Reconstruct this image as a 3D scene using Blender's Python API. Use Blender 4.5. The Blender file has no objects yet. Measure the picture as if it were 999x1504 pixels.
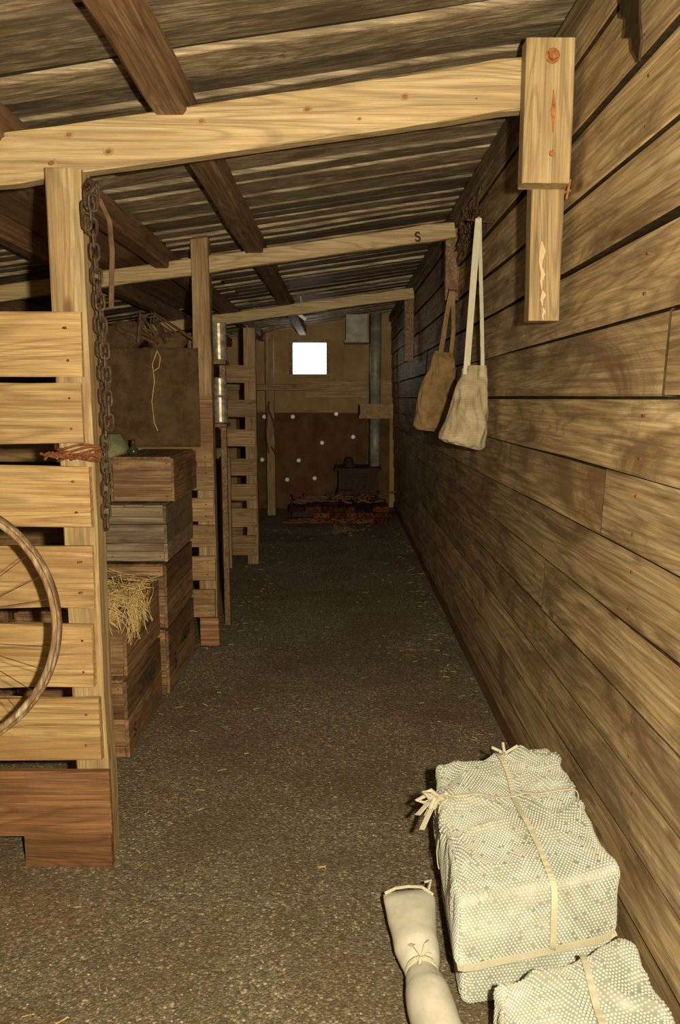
import bpy, bmesh, math, random
from mathutils import Vector, noise, Matrix
random.seed(7)
V=Vector
sc=bpy.context.scene
sc.view_settings.view_transform='Standard'
sc.view_settings.look='None'

# ------------------------------------------------------------------ helpers
def mk(name,bm,mats,parent=None,smooth=False,recalc=True):
    if recalc: bmesh.ops.recalc_face_normals(bm,faces=bm.faces)
    me=bpy.data.meshes.new(name)
    bm.to_mesh(me); bm.free()
    if not isinstance(mats,(list,tuple)): mats=[mats]
    for m in mats: me.materials.append(m)
    ob=bpy.data.objects.new(name,me)
    sc.collection.objects.link(ob)
    if smooth:
        for p in me.polygons: p.use_smooth=True
    if parent: ob.parent=parent
    return ob
def empty(name):
    e=bpy.data.objects.new(name,None); sc.collection.objects.link(e); e.empty_display_size=.1
    return e
def beam(bm,a,b,w,h,up=(0,0,1),jit=.003,ch=.004,step=.15,mat=0):
    a=V(a);b=V(b);d=b-a;L=d.length;d.normalize();up=V(up)
    side=d.cross(up).normalized();u=side.cross(d).normalized()
    hw,hh=w/2,h/2;c=min(ch,hw*.4,hh*.4)
    prof=[(-hw+c,-hh),(hw-c,-hh),(hw,-hh+c),(hw,hh-c),(hw-c,hh),(-hw+c,hh),(-hw,hh-c),(-hw,-hh+c)]
    n=max(1,int(L/step));rings=[];off=V((random.random()*50,random.random()*50,0))
    for i in range(n+1):
        p=a+d*(L*i/n);r=[]
        for k,(x,y) in enumerate(prof):
            kk=(k//2)*1.7
            jx=noise.noise(V((i*.9,kk,1))+off)*jit; jy=noise.noise(V((i*.9,kk,9))+off)*jit
            q=p+side*(x+jx)+u*(y+jy)
            if i in(0,n): q+=d*noise.noise(V((kk*3,i,4))+off)*jit
            r.append(bm.verts.new(q))
        rings.append(r)
    for i in range(n):
        for k in range(8):
            f=bm.faces.new((rings[i][k],rings[i][(k+1)%8],rings[i+1][(k+1)%8],rings[i+1][k]));f.material_index=mat
    f=bm.faces.new(rings[0]);f.material_index=mat
    f=bm.faces.new(rings[-1][::-1]);f.material_index=mat
def box(bm,x0,x1,y0,y1,z0,z1,mat=0):
    vs=[bm.verts.new((x,y,z)) for x in(x0,x1) for y in(y0,y1) for z in(z0,z1)]
    for q in((0,1,3,2),(4,6,7,5),(0,4,5,1),(2,3,7,6),(0,2,6,4),(1,5,7,3)):
        f=bm.faces.new([vs[i] for i in q]);f.material_index=mat
def tube(bm,pts,r,n=8,mat=0,cap=True):
    pts=[V(p) for p in pts];rings=[];N=len(pts)
    ref=V((0,0,1))
    t0=(pts[1]-pts[0]).normalized()
    if abs(t0.dot(ref))>.9: ref=V((1,0,0))
    nr=(ref-t0*ref.dot(t0)).normalized()
    for i,p in enumerate(pts):
        t=(pts[min(i+1,N-1)]-pts[max(i-1,0)])
        if t.length<1e-9: t=t0
        t.normalize()
        nr=(nr-t*nr.dot(t)).normalized();bn=t.cross(nr)
        rr=r(i/(N-1)) if callable(r) else r
        rings.append([bm.verts.new(p+(nr*math.cos(2*math.pi*k/n)+bn*math.sin(2*math.pi*k/n))*rr) for k in range(n)])
    for i in range(N-1):
        for k in range(n):
            f=bm.faces.new((rings[i][k],rings[i][(k+1)%n],rings[i+1][(k+1)%n],rings[i+1][k]));f.material_index=mat
    if cap:
        f=bm.faces.new(rings[0]);f.material_index=mat;f=bm.faces.new(rings[-1][::-1]);f.material_index=mat
def ringloop(bm,c,ax,R,r,n=48,m=8,rx=None,mat=0):
    ax=V(ax).normalized();a=ax.orthogonal().normalized();b=ax.cross(a);rx=rx or r
    rs=[]
    for i in range(n):
        t=2*math.pi*i/n;d=a*math.cos(t)+b*math.sin(t)
        rs.append([bm.verts.new(V(c)+d*(R+r*math.cos(2*math.pi*k/m))+ax*rx*math.sin(2*math.pi*k/m)) for k in range(m)])
    for i in range(n):
        for k in range(m):
            f=bm.faces.new((rs[i][k],rs[i][(k+1)%m],rs[(i+1)%n][(k+1)%m],rs[(i+1)%n][k]));f.material_index=mat
def ribbon(bm,pts,wv,th,mat=0):
    pts=[V(p) for p in pts];rs=[];N=len(pts)
    for i,p in enumerate(pts):
        t=(pts[min(i+1,N-1)]-pts[max(i-1,0)]).normalized()
        w=V(wv[i]) if isinstance(wv,list) else V(wv)
        nn=t.cross(w).normalized()*th
        rs.append([bm.verts.new(q) for q in(p-w-nn,p+w-nn,p+w+nn,p-w+nn)])
    for i in range(N-1):
        for k in range(4):
            f=bm.faces.new((rs[i][k],rs[i][(k+1)%4],rs[i+1][(k+1)%4],rs[i+1][k]));f.material_index=mat
    bm.faces.new(rs[0]).material_index=mat;bm.faces.new(rs[-1][::-1]).material_index=mat
def loft(bm,rows,n=32,amp=.006,fr=9,mat=0,sub=4,sq=1.0):
    R=[]
    for i in range(len(rows)-1):
        for s in range(sub):
            t=s/sub
            R.append([rows[i][k]*(1-t)+rows[i+1][k]*t for k in range(len(rows[0]))])
    R.append(list(rows[-1]))
    rs=[]
    for r in R:
        ring=[]
        for k in range(n):
            a=2*math.pi*k/n
            ca,sa=math.cos(a),math.sin(a)
            ca=math.copysign(abs(ca)**sq,ca);sa=math.copysign(abs(sa)**sq,sa)
            p=V((r[0]+r[3]*ca,r[1]+r[4]*sa,r[2]+(r[5]*ca if len(r)>5 else 0)))
            p+=V((ca*.4,sa,0))*amp*(noise.noise(V((p.x*fr*2,p.y*fr*2,p.z*fr)))+.8*(1-2*abs(noise.noise(V((p.x*fr*5,p.y*fr*5,p.z*fr*1.6))))))
            ring.append(bm.verts.new(p))
        rs.append(ring)
    for i in range(len(rs)-1):
        for k in range(n):
            f=bm.faces.new((rs[i][k],rs[i][(k+1)%n],rs[i+1][(k+1)%n],rs[i+1][k]));f.material_index=mat
    bm.faces.new(rs[0]).material_index=mat;bm.faces.new(rs[-1][::-1]).material_index=mat

# ------------------------------------------------------------------ materials
class NT:
    def __init__(s,name):
        s.m=bpy.data.materials.new(name);s.m.use_nodes=True;s.t=s.m.node_tree;s.t.nodes.clear()
        s.o=s.t.nodes.new('ShaderNodeOutputMaterial');s.b=s.t.nodes.new('ShaderNodeBsdfPrincipled')
        s.t.links.new(s.b.outputs[0],s.o.inputs[0])
    def n(s,ty,**kw):
        nd=s.t.nodes.new(ty)
        for k,v in kw.items(): setattr(nd,k,v)
        return nd
    def l(s,a,b): s.t.links.new(a,b)
    def coord(s,island=True):
        tc=s.n('ShaderNodeTexCoord');g=s.n('ShaderNodeNewGeometry')
        if not island: return tc.outputs['Object'],g.outputs['Random Per Island']
        m=s.n('ShaderNodeMath',operation='MULTIPLY');m.inputs[1].default_value=37.3;s.l(g.outputs['Random Per Island'],m.inputs[0])
        a=s.n('ShaderNodeVectorMath',operation='ADD');s.l(tc.outputs['Object'],a.inputs[0]);s.l(m.outputs[0],a.inputs[1])
        return a.outputs[0],g.outputs['Random Per Island']
    def map(s,c,scale):
        m=s.n('ShaderNodeMapping');m.inputs['Scale'].default_value=scale;s.l(c,m.inputs[0]);return m.outputs[0]
    def noise(s,c,sc=1,det=4,dist=0,rough=.5):
        n=s.n('ShaderNodeTexNoise');n.inputs['Scale'].default_value=sc;n.inputs['Detail'].default_value=det
        n.inputs['Distortion'].default_value=dist;n.inputs['Roughness'].default_value=rough;s.l(c,n.inputs['Vector']);return n.outputs['Fac']
    def ramp(s,f,stops):
        r=s.n('ShaderNodeValToRGB');e=r.color_ramp.elements
        while len(e)<len(stops): e.new(.5)
        for i,(p,c) in enumerate(stops):
            e[i].position=p
            e[i].color=(c[0],c[1],c[2],1) if isinstance(c,(tuple,list)) else (c,c,c,1)
        s.l(f,r.inputs[0]);return r.outputs[0]
    def mix(s,f,a,b,mode='MIX'):
        m=s.n('ShaderNodeMix',data_type='RGBA',blend_type=mode)
        for idx,v in((0,f),(6,a),(7,b)):
            sock=m.inputs[idx]
            if isinstance(v,(int,float)):
                sock.default_value=v if idx==0 else (v,v,v,1)
            elif isinstance(v,(tuple,list)): sock.default_value=(v[0],v[1],v[2],1)
            else: s.l(v,sock)
        return m.outputs[2]
    def bump(s,h,st=.5,d=.01):
        b=s.n('ShaderNodeBump');b.inputs['Strength'].default_value=st;b.inputs['Distance'].default_value=d
        s.l(h,b.inputs['Height']);s.l(b.outputs[0],s.b.inputs['Normal'])
    def fin(s,col,rough=.8,metal=0,spec=.3):
        if isinstance(col,(tuple,list)): s.b.inputs['Base Color'].default_value=(*col[:3],1)
        else: s.l(col,s.b.inputs['Base Color'])
        s.b.inputs['Roughness'].default_value=rough;s.b.inputs['Metallic'].default_value=metal
        s.b.inputs['Specular IOR Level'].default_value=spec
        return s.m
def wood(name,dark,mid,light,axis,stain=(.12,.06,.03),st=.5,rough=.62,knot=True,grain=1.0,vari=(.7,1.15),blotch=2.2,sp=.3,ring=.75):
    t=NT(name);c,rnd=t.coord()
    # growth-ring figure: slow noise through a sine gives contour ("cathedral") grain
    s=[6.5*grain]*3;s[axis]=.5
    base=t.noise(t.map(c,s),1,2,.3,.45)
    mm=t.n('ShaderNodeMath',operation='MULTIPLY');mm.inputs[1].default_value=120;t.l(base,mm.inputs[0])
    sn=t.n('ShaderNodeMath',operation='SINE');t.l(mm.outputs[0],sn.inputs[0])
    ma=t.n('ShaderNodeMath',operation='MULTIPLY_ADD');ma.inputs[1].default_value=.5;ma.inputs[2].default_value=.5;t.l(sn.outputs[0],ma.inputs[0])
    rings=t.ramp(ma.outputs[0],[(.0,.62),(.3,.93),(1,1.05)])
    s=[60*grain]*3;s[axis]=1.6
    f=t.noise(t.map(c,s),1,8,.3,.66)
    col=t.ramp(f,[(.32,dark),(.5,mid),(.66,light)])
    col=t.mix(ring,col,rings,'MULTIPLY')
    s2=[260*grain]*3;s2[axis]=5
    fine=t.noise(t.map(c,s2),1,3,.2,.6)
    col=t.mix(1,col,t.ramp(fine,[(.3,.75),(.6,1.06)]),'MULTIPLY')
    s3=[blotch*2.4]*3;s3[axis]=blotch*.6
    bl=t.noise(t.map(c,s3),1,9,1.1,.68)
    col=t.mix(t.ramp(bl,[(.46,0.0),(.62,st)]),col,stain)
    if knot:
        vo=t.n('ShaderNodeTexVoronoi');s4=[6.0]*3;s4[axis]=2.4
        vo.inputs['Scale'].default_value=1;t.l(t.map(c,s4),vo.inputs['Vector'])
        vo.inputs['Randomness'].default_value=1
        col=t.mix(t.ramp(vo.outputs['Distance'],[(.05,.9),(.085,.55),(.13,0.0)]),col,(.15,.065,.025))
    col=t.mix(1,col,t.ramp(rnd,[(0,vari[0]),(1,vari[1])]),'MULTIPLY')
    t.bump(t.mix(.35,fine,f),.4,.004)
    return t.fin(col,rough,0,sp)
def simple(name,a,b,sc=20,rough=.8,metal=0,bs=.4,bd=.005,spec=.3,det=5):
    t=NT(name);c,_=t.coord(False);f=t.noise(c,sc,det,.2,.6)
    t.bump(f,bs,bd);return t.fin(t.ramp(f,[(.33,a),(.66,b)]),rough,metal,spec)
def fabric(name,a,b,weave=350,rough=.95):
    t=NT(name);c,_=t.coord(False)
    w1=t.n('ShaderNodeTexWave',bands_direction='X');w1.inputs['Scale'].default_value=weave/6;t.l(c,w1.inputs[0])
    w2=t.n('ShaderNodeTexWave',bands_direction='Z');w2.inputs['Scale'].default_value=weave/6;t.l(c,w2.inputs[0])
    h=t.mix(.5,w1.outputs[1],w2.outputs[1])
    f=t.noise(c,9,8,.5,.7);col=t.ramp(f,[(.35,a),(.62,b)])
    col=t.mix(.35,col,h,'MULTIPLY')
    t.bump(t.mix(.5,h,f),.6,.006);return t.fin(col,rough,0,.1)

M_wall=wood('wall_board_wood',(.27,.175,.08),(.49,.34,.165),(.69,.53,.29),1,stain=(.17,.10,.046),st=.85,vari=(.75,1.12),blotch=2.2,sp=.5)
M_beam=wood('beam_wood',(.31,.215,.10),(.44,.32,.16),(.53,.405,.22),0,stain=(.35,.225,.095),st=.45,vari=(.95,1.05),sp=.4,knot=False)
M_postZ=wood('post_wood',(.27,.175,.08),(.40,.285,.138),(.49,.37,.195),2,stain=(.24,.14,.06),st=.5,vari=(.85,1.05))
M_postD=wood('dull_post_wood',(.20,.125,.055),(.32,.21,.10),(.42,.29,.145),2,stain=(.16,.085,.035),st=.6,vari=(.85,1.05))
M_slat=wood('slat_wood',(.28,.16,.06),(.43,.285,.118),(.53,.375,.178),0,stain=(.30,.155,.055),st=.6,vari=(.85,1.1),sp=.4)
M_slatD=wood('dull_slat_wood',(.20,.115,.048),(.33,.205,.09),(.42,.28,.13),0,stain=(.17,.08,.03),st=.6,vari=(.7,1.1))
M_slatred=wood('dark_slat_wood',(.14,.062,.025),(.27,.13,.055),(.40,.22,.10),0,stain=(.12,.055,.025),st=.6)
M_ceil=wood('roof_board_wood',(.15,.108,.062),(.30,.23,.14),(.54,.44,.29),0,stain=(.11,.076,.043),st=.85,vari=(.5,1.2),blotch=2.6,knot=False,ring=.9)
M_purl=wood('purlin_wood',(.10,.052,.028),(.20,.115,.06),(.31,.20,.11),1,stain=(.14,.05,.02),st=.6,vari=(.8,1.1))
M_crate=wood('crate_wood',(.12,.062,.028),(.25,.14,.065),(.37,.23,.115),1,stain=(.08,.038,.02),st=.75,vari=(.65,1.1))
M_crate2=wood('crate_wood_x',(.14,.07,.03),(.29,.165,.075),(.42,.27,.13),0,stain=(.10,.045,.022),st=.7,vari=(.65,1.1))
M_crateg=wood('grey_crate_wood',(.12,.085,.05),(.25,.18,.11),(.37,.29,.18),0,stain=(.10,.06,.03),st=.6)
M_gap=simple('joint_shade_and_felt',(.025,.017,.009),(.06,.04,.02),20,.95,0,.2,.002,.05)  # near-black colour paints shade lines into board joints; also the torn scrap's felt
M_back=wood('back_board_wood',(.20,.12,.055),(.34,.21,.10),(.42,.28,.14),0,st=.4)
M_panel=simple('brown_felt',(.07,.035,.013),(.13,.068,.027),5,.95)
M_backup=simple('backwall_plaster_felt',(.25,.155,.068),(.35,.23,.108),4,.95)
M_dark=simple('dark_backing',(.03,.022,.015),(.06,.045,.03),8,.95)
M_iron=simple('rusty_iron',(.035,.022,.014),(.10,.06,.035),60,.6,.3,.8,.003)
M_rust=simple('rust',(.10,.032,.015),(.24,.085,.03),60,.85,.1,.8,.003)
M_zinc=simple('galvanised_pipe',(.17,.165,.14),(.30,.29,.25),9,.5,.15,.1)
M_stove=simple('cast_iron_stove',(.012,.007,.005),(.05,.023,.012),25,.7,.2)
M_canvas=fabric('light_canvas',(.36,.28,.165),(.58,.48,.31))
M_canvasb=fabric('brown_canvas',(.19,.12,.05),(.35,.23,.105))
M_strap=fabric('cotton_tape',(.72,.67,.49),(.84,.78,.59),600)
M_burlap=fabric('burlap',(.075,.042,.02),(.14,.085,.042),260)
M_straw=simple('straw',(.34,.23,.08),(.60,.44,.19),60,.7)
M_por=simple('white_porcelain',(.75,.73,.66),(.85,.83,.76),10,.3,0,.05)
M_green=simple('green_canvas',(.10,.12,.06),(.24,.23,.13),14,.9)
M_glass=simple('dark_bottle_glass',(.02,.03,.015),(.04,.05,.02),10,.1,0,.05,.001,.6)
M_tin=simple('tin_plate',(.16,.12,.075),(.46,.42,.35),30,.4,.5,.3)
M_tray=simple('rusty_tray',(.22,.125,.06),(.38,.25,.125),16,.7,.1,.3)
M_ink=simple('stencil_ink',(.03,.02,.014),(.07,.045,.03),50,.9)
M_foam=simple('foam_sleeve',(.56,.53,.435),(.65,.62,.52),30,.7,0,.15)
M_leather=simple('old_leather',(.05,.028,.014),(.13,.07,.035),30,.7)
def brickmat():
    t=NT('hearth_brick');c,r=t.coord();f=t.noise(c,22,6,.5,.7);col=t.ramp(f,[(.38,(.03,.014,.008)),(.64,(.24,.07,.026))])
    col=t.mix(1,col,t.ramp(r,[(0,.25),(1,1.0)]),'MULTIPLY')
    t.bump(f,.6,.01);return t.fin(col,.9,0,.1)
M_brick=brickmat()
def gravel():
    t=NT('gravel');c,_=t.coord(False)
    v=t.n('ShaderNodeTexVoronoi');v.inputs['Scale'].default_value=120;t.l(c,v.inputs['Vector'])
    v2=t.n('ShaderNodeTexVoronoi');v2.inputs['Scale'].default_value=55;t.l(c,v2.inputs['Vector'])
    rgb=t.n('ShaderNodeSeparateColor');t.l(v.outputs['Color'],rgb.inputs[0])
    col=t.ramp(rgb.outputs[0],[(0,(.135,.108,.066)),(.5,(.222,.182,.116)),(.9,(.31,.258,.168)),(1,(.58,.49,.345))])
    big=t.noise(c,1.5,6,.5,.65)
    col=t.mix(t.ramp(big,[(.45,0.0),(.66,.65)]),col,(.16,.10,.052))
    dist=t.mix(.35,v.outputs['Distance'],v2.outputs['Distance'])
    col=t.mix(1,col,t.ramp(dist,[(.1,1.1),(.6,.6)]),'MULTIPLY')
    t.bump(t.ramp(dist,[(0,1.0),(.6,0.0)]),.5,.008)
    return t.fin(col,.9,0,.2)
M_gravel=gravel()
def stonem():
    t=NT('pebbles');c,r=t.coord();return t.fin(t.ramp(r,[(0,(.09,.072,.045)),(.8,(.24,.198,.127)),(1,(.52,.445,.31))]),.8,0,.3)
M_stone=stonem()
def bubble(name,a,b,alpha=1.0,rough=.3):
    t=NT(name);c,_=t.coord(False)
    n=t.noise(c,6,7,1.6,.62)
    b2=t.n('ShaderNodeBump');b2.inputs['Strength'].default_value=.45;b2.inputs['Distance'].default_value=.03;t.l(n,b2.inputs['Height'])
    col=t.ramp(n,[(.35,a),(.64,b)])
    t.fin(col,rough,0,.6)
    t.b.inputs['Coat Weight'].default_value=1.0;t.b.inputs['Coat Roughness'].default_value=.13;t.b.inputs['Coat IOR'].default_value=1.7
    t.l(b2.outputs[0],t.b.inputs['Coat Normal'])
    return t.m
M_bub=bubble('bubble_wrap_film',(.30,.315,.255),(.46,.475,.40))
M_dome=bubble('bubble_wrap_bubbles',(.42,.435,.36),(.60,.61,.53),rough=.2)

H=1.6
def xw(z): return .82-.03*z
def zc(x): return 2.68+.14*x
def fz(x,y): return noise.noise(V((x*1.3,y*1.3,0)))*.015+noise.noise(V((x*6,y*6,3)))*.006-.008+(.02*min(1,(x-.6)/.15) if x>.6 else 0)

# ------------------------------------------------------------------ shell
bm=bmesh.new()
nx,ny=60,150
g=[[bm.verts.new((-3.3+4.3*i/nx,-1.6+13.1*j/ny,fz(-3.3+4.3*i/nx,-1.6+13.1*j/ny))) for j in range(ny+1)] for i in range(nx+1)]
for i in range(nx):
    for j in range(ny): bm.faces.new((g[i][j],g[i+1][j],g[i+1][j+1],g[i][j+1]))
floor=mk('floor',bm,M_gravel,smooth=True)

bm=bmesh.new()
def lapboard(z0,y0,y1,hgt):
    n=max(1,int((y1-y0)/.2));rs=[];o=random.random()*40
    dx=random.uniform(-.004,.004)
    for i in range(n+1):
        y=y0+(y1-y0)*i/n
        jz=noise.noise(V((y*.9,z0*7,o)))*.010;jt=noise.noise(V((y*1.1,z0*5,o+9)))*.004;jx=noise.noise(V((y*.7,o,z0)))*.005+dx
        X=xw(z0);X2=xw(z0+hgt)
        pr=[(X-.012+jx,z0+jz),(X-.023+jx,z0+jz+.001),(X-.025+jx,z0+jz+.006),(X2-.012+jx,z0+hgt-.007+jt),(X2-.006+jx,z0+hgt+jt),(X2+.008,z0+hgt),(X+.008,z0+jz)]
        rs.append([bm.verts.new((px,y,pz)) for px,pz in pr])
    for i in range(n):
        for k in range(7):
            f=bm.faces.new((rs[i][k],rs[i][(k+1)%7],rs[i+1][(k+1)%7],rs[i+1][k]))
            if k in(0,3,4,5,6): f.material_index=2  # edge strips coloured dark to stand in for lap shadow
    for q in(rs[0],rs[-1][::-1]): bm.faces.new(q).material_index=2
for k in range(0,15):
    y=-1.6+random.uniform(0,1)*-3
    z0=.2*k
    while y<11.4:
        L=random.uniform(3.4,5.8);a=max(y,-1.6);b=min(y+L-.005,11.4)
        if b-a>.2: lapboard(z0+.003,a,b,.199 if k<14 else .12)
        y+=L
vs=[bm.verts.new(p) for p in((.83,-1.6,-.05),(.95,-1.6,-.05),(.95,11.5,-.05),(.83,11.5,-.05),(.735,-1.6,2.95),(.95,-1.6,2.95),(.95,11.5,2.95),(.735,11.5,2.95))]
for q in((0,1,2,3),(4,5,6,7),(0,1,5,4),(1,2,6,5),(2,3,7,6),(3,0,4,7)): 
    bm.faces.new([vs[i] for i in q]).material_index=1
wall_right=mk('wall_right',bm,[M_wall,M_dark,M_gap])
bm=bmesh.new()
for k in range(1,14):
    for y in(2.0,2.9,3.8,4.7,5.6,6.5):
        yy=y+random.uniform(-.04,.04)
        for dz in(.045,.15):
            z=.2*k+dz+random.uniform(-.01,.01);x=xw(z)-.024+.011*(dz/.2)
            tube(bm,[(x+.004,yy,z),(x-.0035,yy,z)],.0042,7)
mk('nail_heads',bm,M_rust,wall_right)
bm=bmesh.new();beam(bm,(.787,-1.5,.055),(.787,11.3,.055),.02,.10,step=.3,jit=.006);mk('baseboard_right',bm,wood('base_wood',(.10,.05,.025),(.2,.11,.055),(.3,.18,.09),1,st=.6))
bm=bmesh.new()
box(bm,-3.4,-3.3,-1.6,11.5,-.05,2.5,1)
for k in range(12): beam(bm,(-3.28,-1.6,.1+.2*k),(-3.28,11.4,.1+.2*k),.03,.19,step=1)
mk('wall_left',bm,[M_ceil,M_dark])
bm=bmesh.new()
box(bm,-3.4,.95,-1.7,-1.6,-.05,3,1)
for k in range(14): beam(bm,(-3.28,-1.58,.1+.2*k),(.74,-1.58,.1+.2*k),.03,.19,step=1)
mk('wall_front',bm,[M_ceil,M_dark])
wx0,wx1,wz0,wz1=-.68,-.19,1.93,2.38
YB=11.4
bm=bmesh.new()
box(bm,-3.4,wx0,YB,YB+.12,-.05,3);box(bm,wx1,.95,YB,YB+.12,-.05,3)
box(bm,wx0,wx1,YB,YB+.12,-.05,wz0);box(bm,wx0,wx1,YB,YB+.12,wz1,3)
box(bm,-1.5,.72,YB-.03,YB-.001,.0,1.40,1)
beam(bm,(-.5,YB-.045,1.72),(.74,YB-.045,1.72),.03,.24,mat=2)
beam(bm,(-1.5,YB-.04,1.75),(-.53,YB-.04,1.75),.03,.09,mat=2)
beam(bm,(-1.5,YB-.045,1.41),(.7,YB-.045,1.40),.02,.035,mat=2)
wall_back=mk('wall_back',bm,[M_backup,M_panel,M_back])
bm=bmesh.new()
for a,b in(((wx0-.02,wz0-.02),(wx1+.02,wz0-.02)),((wx0-.02,wz1+.02),(wx1+.02,wz1+.02))):
    beam(bm,(a[0]-.02,YB-.02,a[1]),(b[0]+.02,YB-.02,b[1]),.05,.05)
for x in(wx0-.02,wx1+.02): beam(bm,(x,YB-.02,wz0),(x,YB-.02,wz1),.05,.05,up=(0,1,0))
mk('window_1',bm,M_back)
bm=bmesh.new()
y=-1.6
while y<11.4:
    w=random.uniform(.10,.25)
    xb=random.uniform(-1.6,-.9)
    for x0,x1 in((-3.3,xb),(xb+.004,.80)):
        n=max(2,int((x1-x0)/.15));rs=[];dz=random.uniform(-.009,.009);o=random.random()*30
        for i in range(n+1):
            x=x0+(x1-x0)*i/n;z=zc(x)+dz+noise.noise(V((x*1.5,o,0)))*.008
            jy=noise.noise(V((x*1.2,o,5)))*.018;lip=.009
            rs.append([bm.verts.new(q) for q in((x,y+jy,z-lip),(x,y+.007+jy,z-lip-.002),(x,y+w-.009+jy*.5,z-.002),(x,y+w-.003,z+.01),(x,y+w+.0,z+.025),(x,y+jy,z+.01))])
        for i in range(n):
            for k in range(6):
                f=bm.faces.new((rs[i][k],rs[i][(k+1)%6],rs[i+1][(k+1)%6],rs[i+1][k]))
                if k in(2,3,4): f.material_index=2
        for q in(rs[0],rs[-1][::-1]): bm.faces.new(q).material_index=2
    y+=w
vs=[bm.verts.new(p) for p in((-3.45,-1.75,zc(-3.45)+.035),(1,-1.75,zc(1)+.035),(1,11.6,zc(1)+.035),(-3.45,11.6,zc(-3.45)+.035),(-3.45,-1.75,zc(-3.45)+.15),(1,-1.75,zc(1)+.15),(1,11.6,zc(1)+.15),(-3.45,11.6,zc(-3.45)+.15))]
for q in((0,1,2,3),(4,5,6,7),(0,1,5,4),(1,2,6,5),(2,3,7,6),(3,0,4,7)): 
    bm.faces.new([vs[i] for i in q]).material_index=1
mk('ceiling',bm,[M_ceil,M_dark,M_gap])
bm=bmesh.new()
beam(bm,(.708,-1.5,2.71),(.708,11.35,2.71),.03,.09,step=.4)
M_plate=wood('plate_wood',(.10,.065,.035),(.2,.14,.075),(.33,.24,.13),1,stain=(.07,.045,.025),st=.7)
mk('trim_1',bm,M_plate)

# ------------------------------------------------------------------ roof members
for i,(x,w,h) in enumerate(((-.525,.105,.12),(-1.09,.10,.12),(-1.58,.09,.12),(-2.4,.09,.12))):
    bm=bmesh.new();z=zc(x)-.02-h/2
    beam(bm,(x,-1.5,z),(x,11.35,z),w,h,step=.35,jit=.014,ch=.012)
    mk('roof_purlin',bm,M_purl)
bm=bmesh.new()
beam(bm,(-1.33,2.75,zc(-1.33)-.05),(-1.33,7.4,zc(-1.33)-.05),.36,.02,up=(-.14,0,1))
mk('roof_patch_board',bm,wood('patch_wood',(.12,.06,.03),(.2,.11,.055),(.28,.17,.09),1,st=.4))
def roofbeam(y,h,x0,x1,z0off,th=.06):
    bm=bmesh.new()
    za=2.555+.135*x0+z0off-h/2;zb=2.555+.135*x1+z0off-h/2
    beam(bm,(x0,y,za),(x1,y,zb),th,h,jit=.008,ch=.006)
    return mk('roof_beam',bm,M_beam)
b1=roofbeam(2.60,.15,-3.28,.64,0,.06)
b2=roofbeam(4.98,.095,-3.28,.70,.01,.06)
b3=roofbeam(7.62,.10,-3.28,.69,-.02,.07)
def stamp(txt,loc,size,rot,name,parent,mat=M_ink):
    cu=bpy.data.curves.new(name,'FONT');cu.body=txt;cu.size=size;cu.extrude=.0005;cu.align_x='CENTER';cu.offset=.002
    ob=bpy.data.objects.new(name,cu);sc.collection.objects.link(ob);ob.location=loc;ob.rotation_euler=rot;cu.materials.append(mat);ob.parent=parent
    return ob
stamp('S',(.475,4.943,2.54),.08,(math.pi/2,-.13,0),'stamp',b2)
bm=bmesh.new()
def oval(x,y,z,rx,rz,mat):
    vs=[];vb=[]
    for k in range(18):
        a=2*math.pi*k/18;j=1+.18*noise.noise(V((x*9,k*.8,z)))
        vs.append(bm.verts.new((x+rx*j*math.cos(a),y,z+rz*j*math.sin(a)+.13*rx*math.cos(a))))
        vb.append(bm.verts.new((x+rx*j*math.cos(a),y+.006,z+rz*j*math.sin(a)+.13*rx*math.cos(a))))
    bm.faces.new(vs).material_index=mat
    for k in range(18): bm.faces.new((vs[k],vs[(k+1)%18],vb[(k+1)%18],vb[k])).material_index=mat
for x,dz,r in((-.97,-.03,.017),(-.90,-.11,.013),(-.72,-.10,.012),(-.43,-.05,.009),(-.10,-.06,.011),(.20,-.065,.011),(.42,-.10,.005),(-.84,-.035,.010),(.06,-.11,.005)):
    z=2.555+.135*x+dz
    oval(x,2.5692,z,r*1.5,r,0);oval(x,2.5684,z,r*.8,r*.55,1)
mk('knots',bm,[simple('knot_outer_wood',(.28,.165,.065),(.38,.24,.105),40,.7),simple('knot_heart_wood',(.15,.065,.025),(.28,.135,.05),60,.7)],b1)

e=empty('beam_end_bracket')
bm=bmesh.new()
beam(bm,(.627,2.53,2.245),(.627,2.53,2.655),.145,.065,up=(0,1,0),jit=.004)
mk('block',bm,M_postZ,e)
bm=bmesh.new()
beam(bm,(.655,2.61,1.845),(.652,2.61,2.5),.1,.07,up=(0,1,0),jit=.004)
beam(bm,(.70,2.66,2.3),(.70,2.66,2.5),.06,.03,up=(0,1,0),jit=.002)
mk('rail',bm,wood('rail_wood',(.22,.14,.065),(.34,.235,.11),(.44,.32,.165),2,stain=(.18,.10,.045),st=.6),e)
bm=bmesh.new()
for k,(z,l,w_) in enumerate(((2.09,.10,.010),(2.01,.07,.007),(1.94,.05,.008),(1.885,.04,.005))):
    x=.638+.004*k
    ribbon(bm,[(x,2.5735,z),(x+.004,2.573,z-l*.3),(x-.001,2.573,z-l*.6),(x+.002,2.5735,z-l)],[(.001,0,0),(w_,0,0),(w_*.6,0,0),(.001,0,0)],.0012)
mk('bare_wood_scars',bm,simple('bare_wood',(.44,.33,.18),(.54,.42,.25),40),e)
bm=bmesh.new()
tube(bm,[(.632,2.50,2.605),(.632,2.480,2.605)],.016,6);tube(bm,[(.632,2.50,2.605),(.632,2.494,2.605)],.022,14)
tube(bm,[(.64,2.50,2.33),(.64,2.489,2.33)],.009,8)
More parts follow.
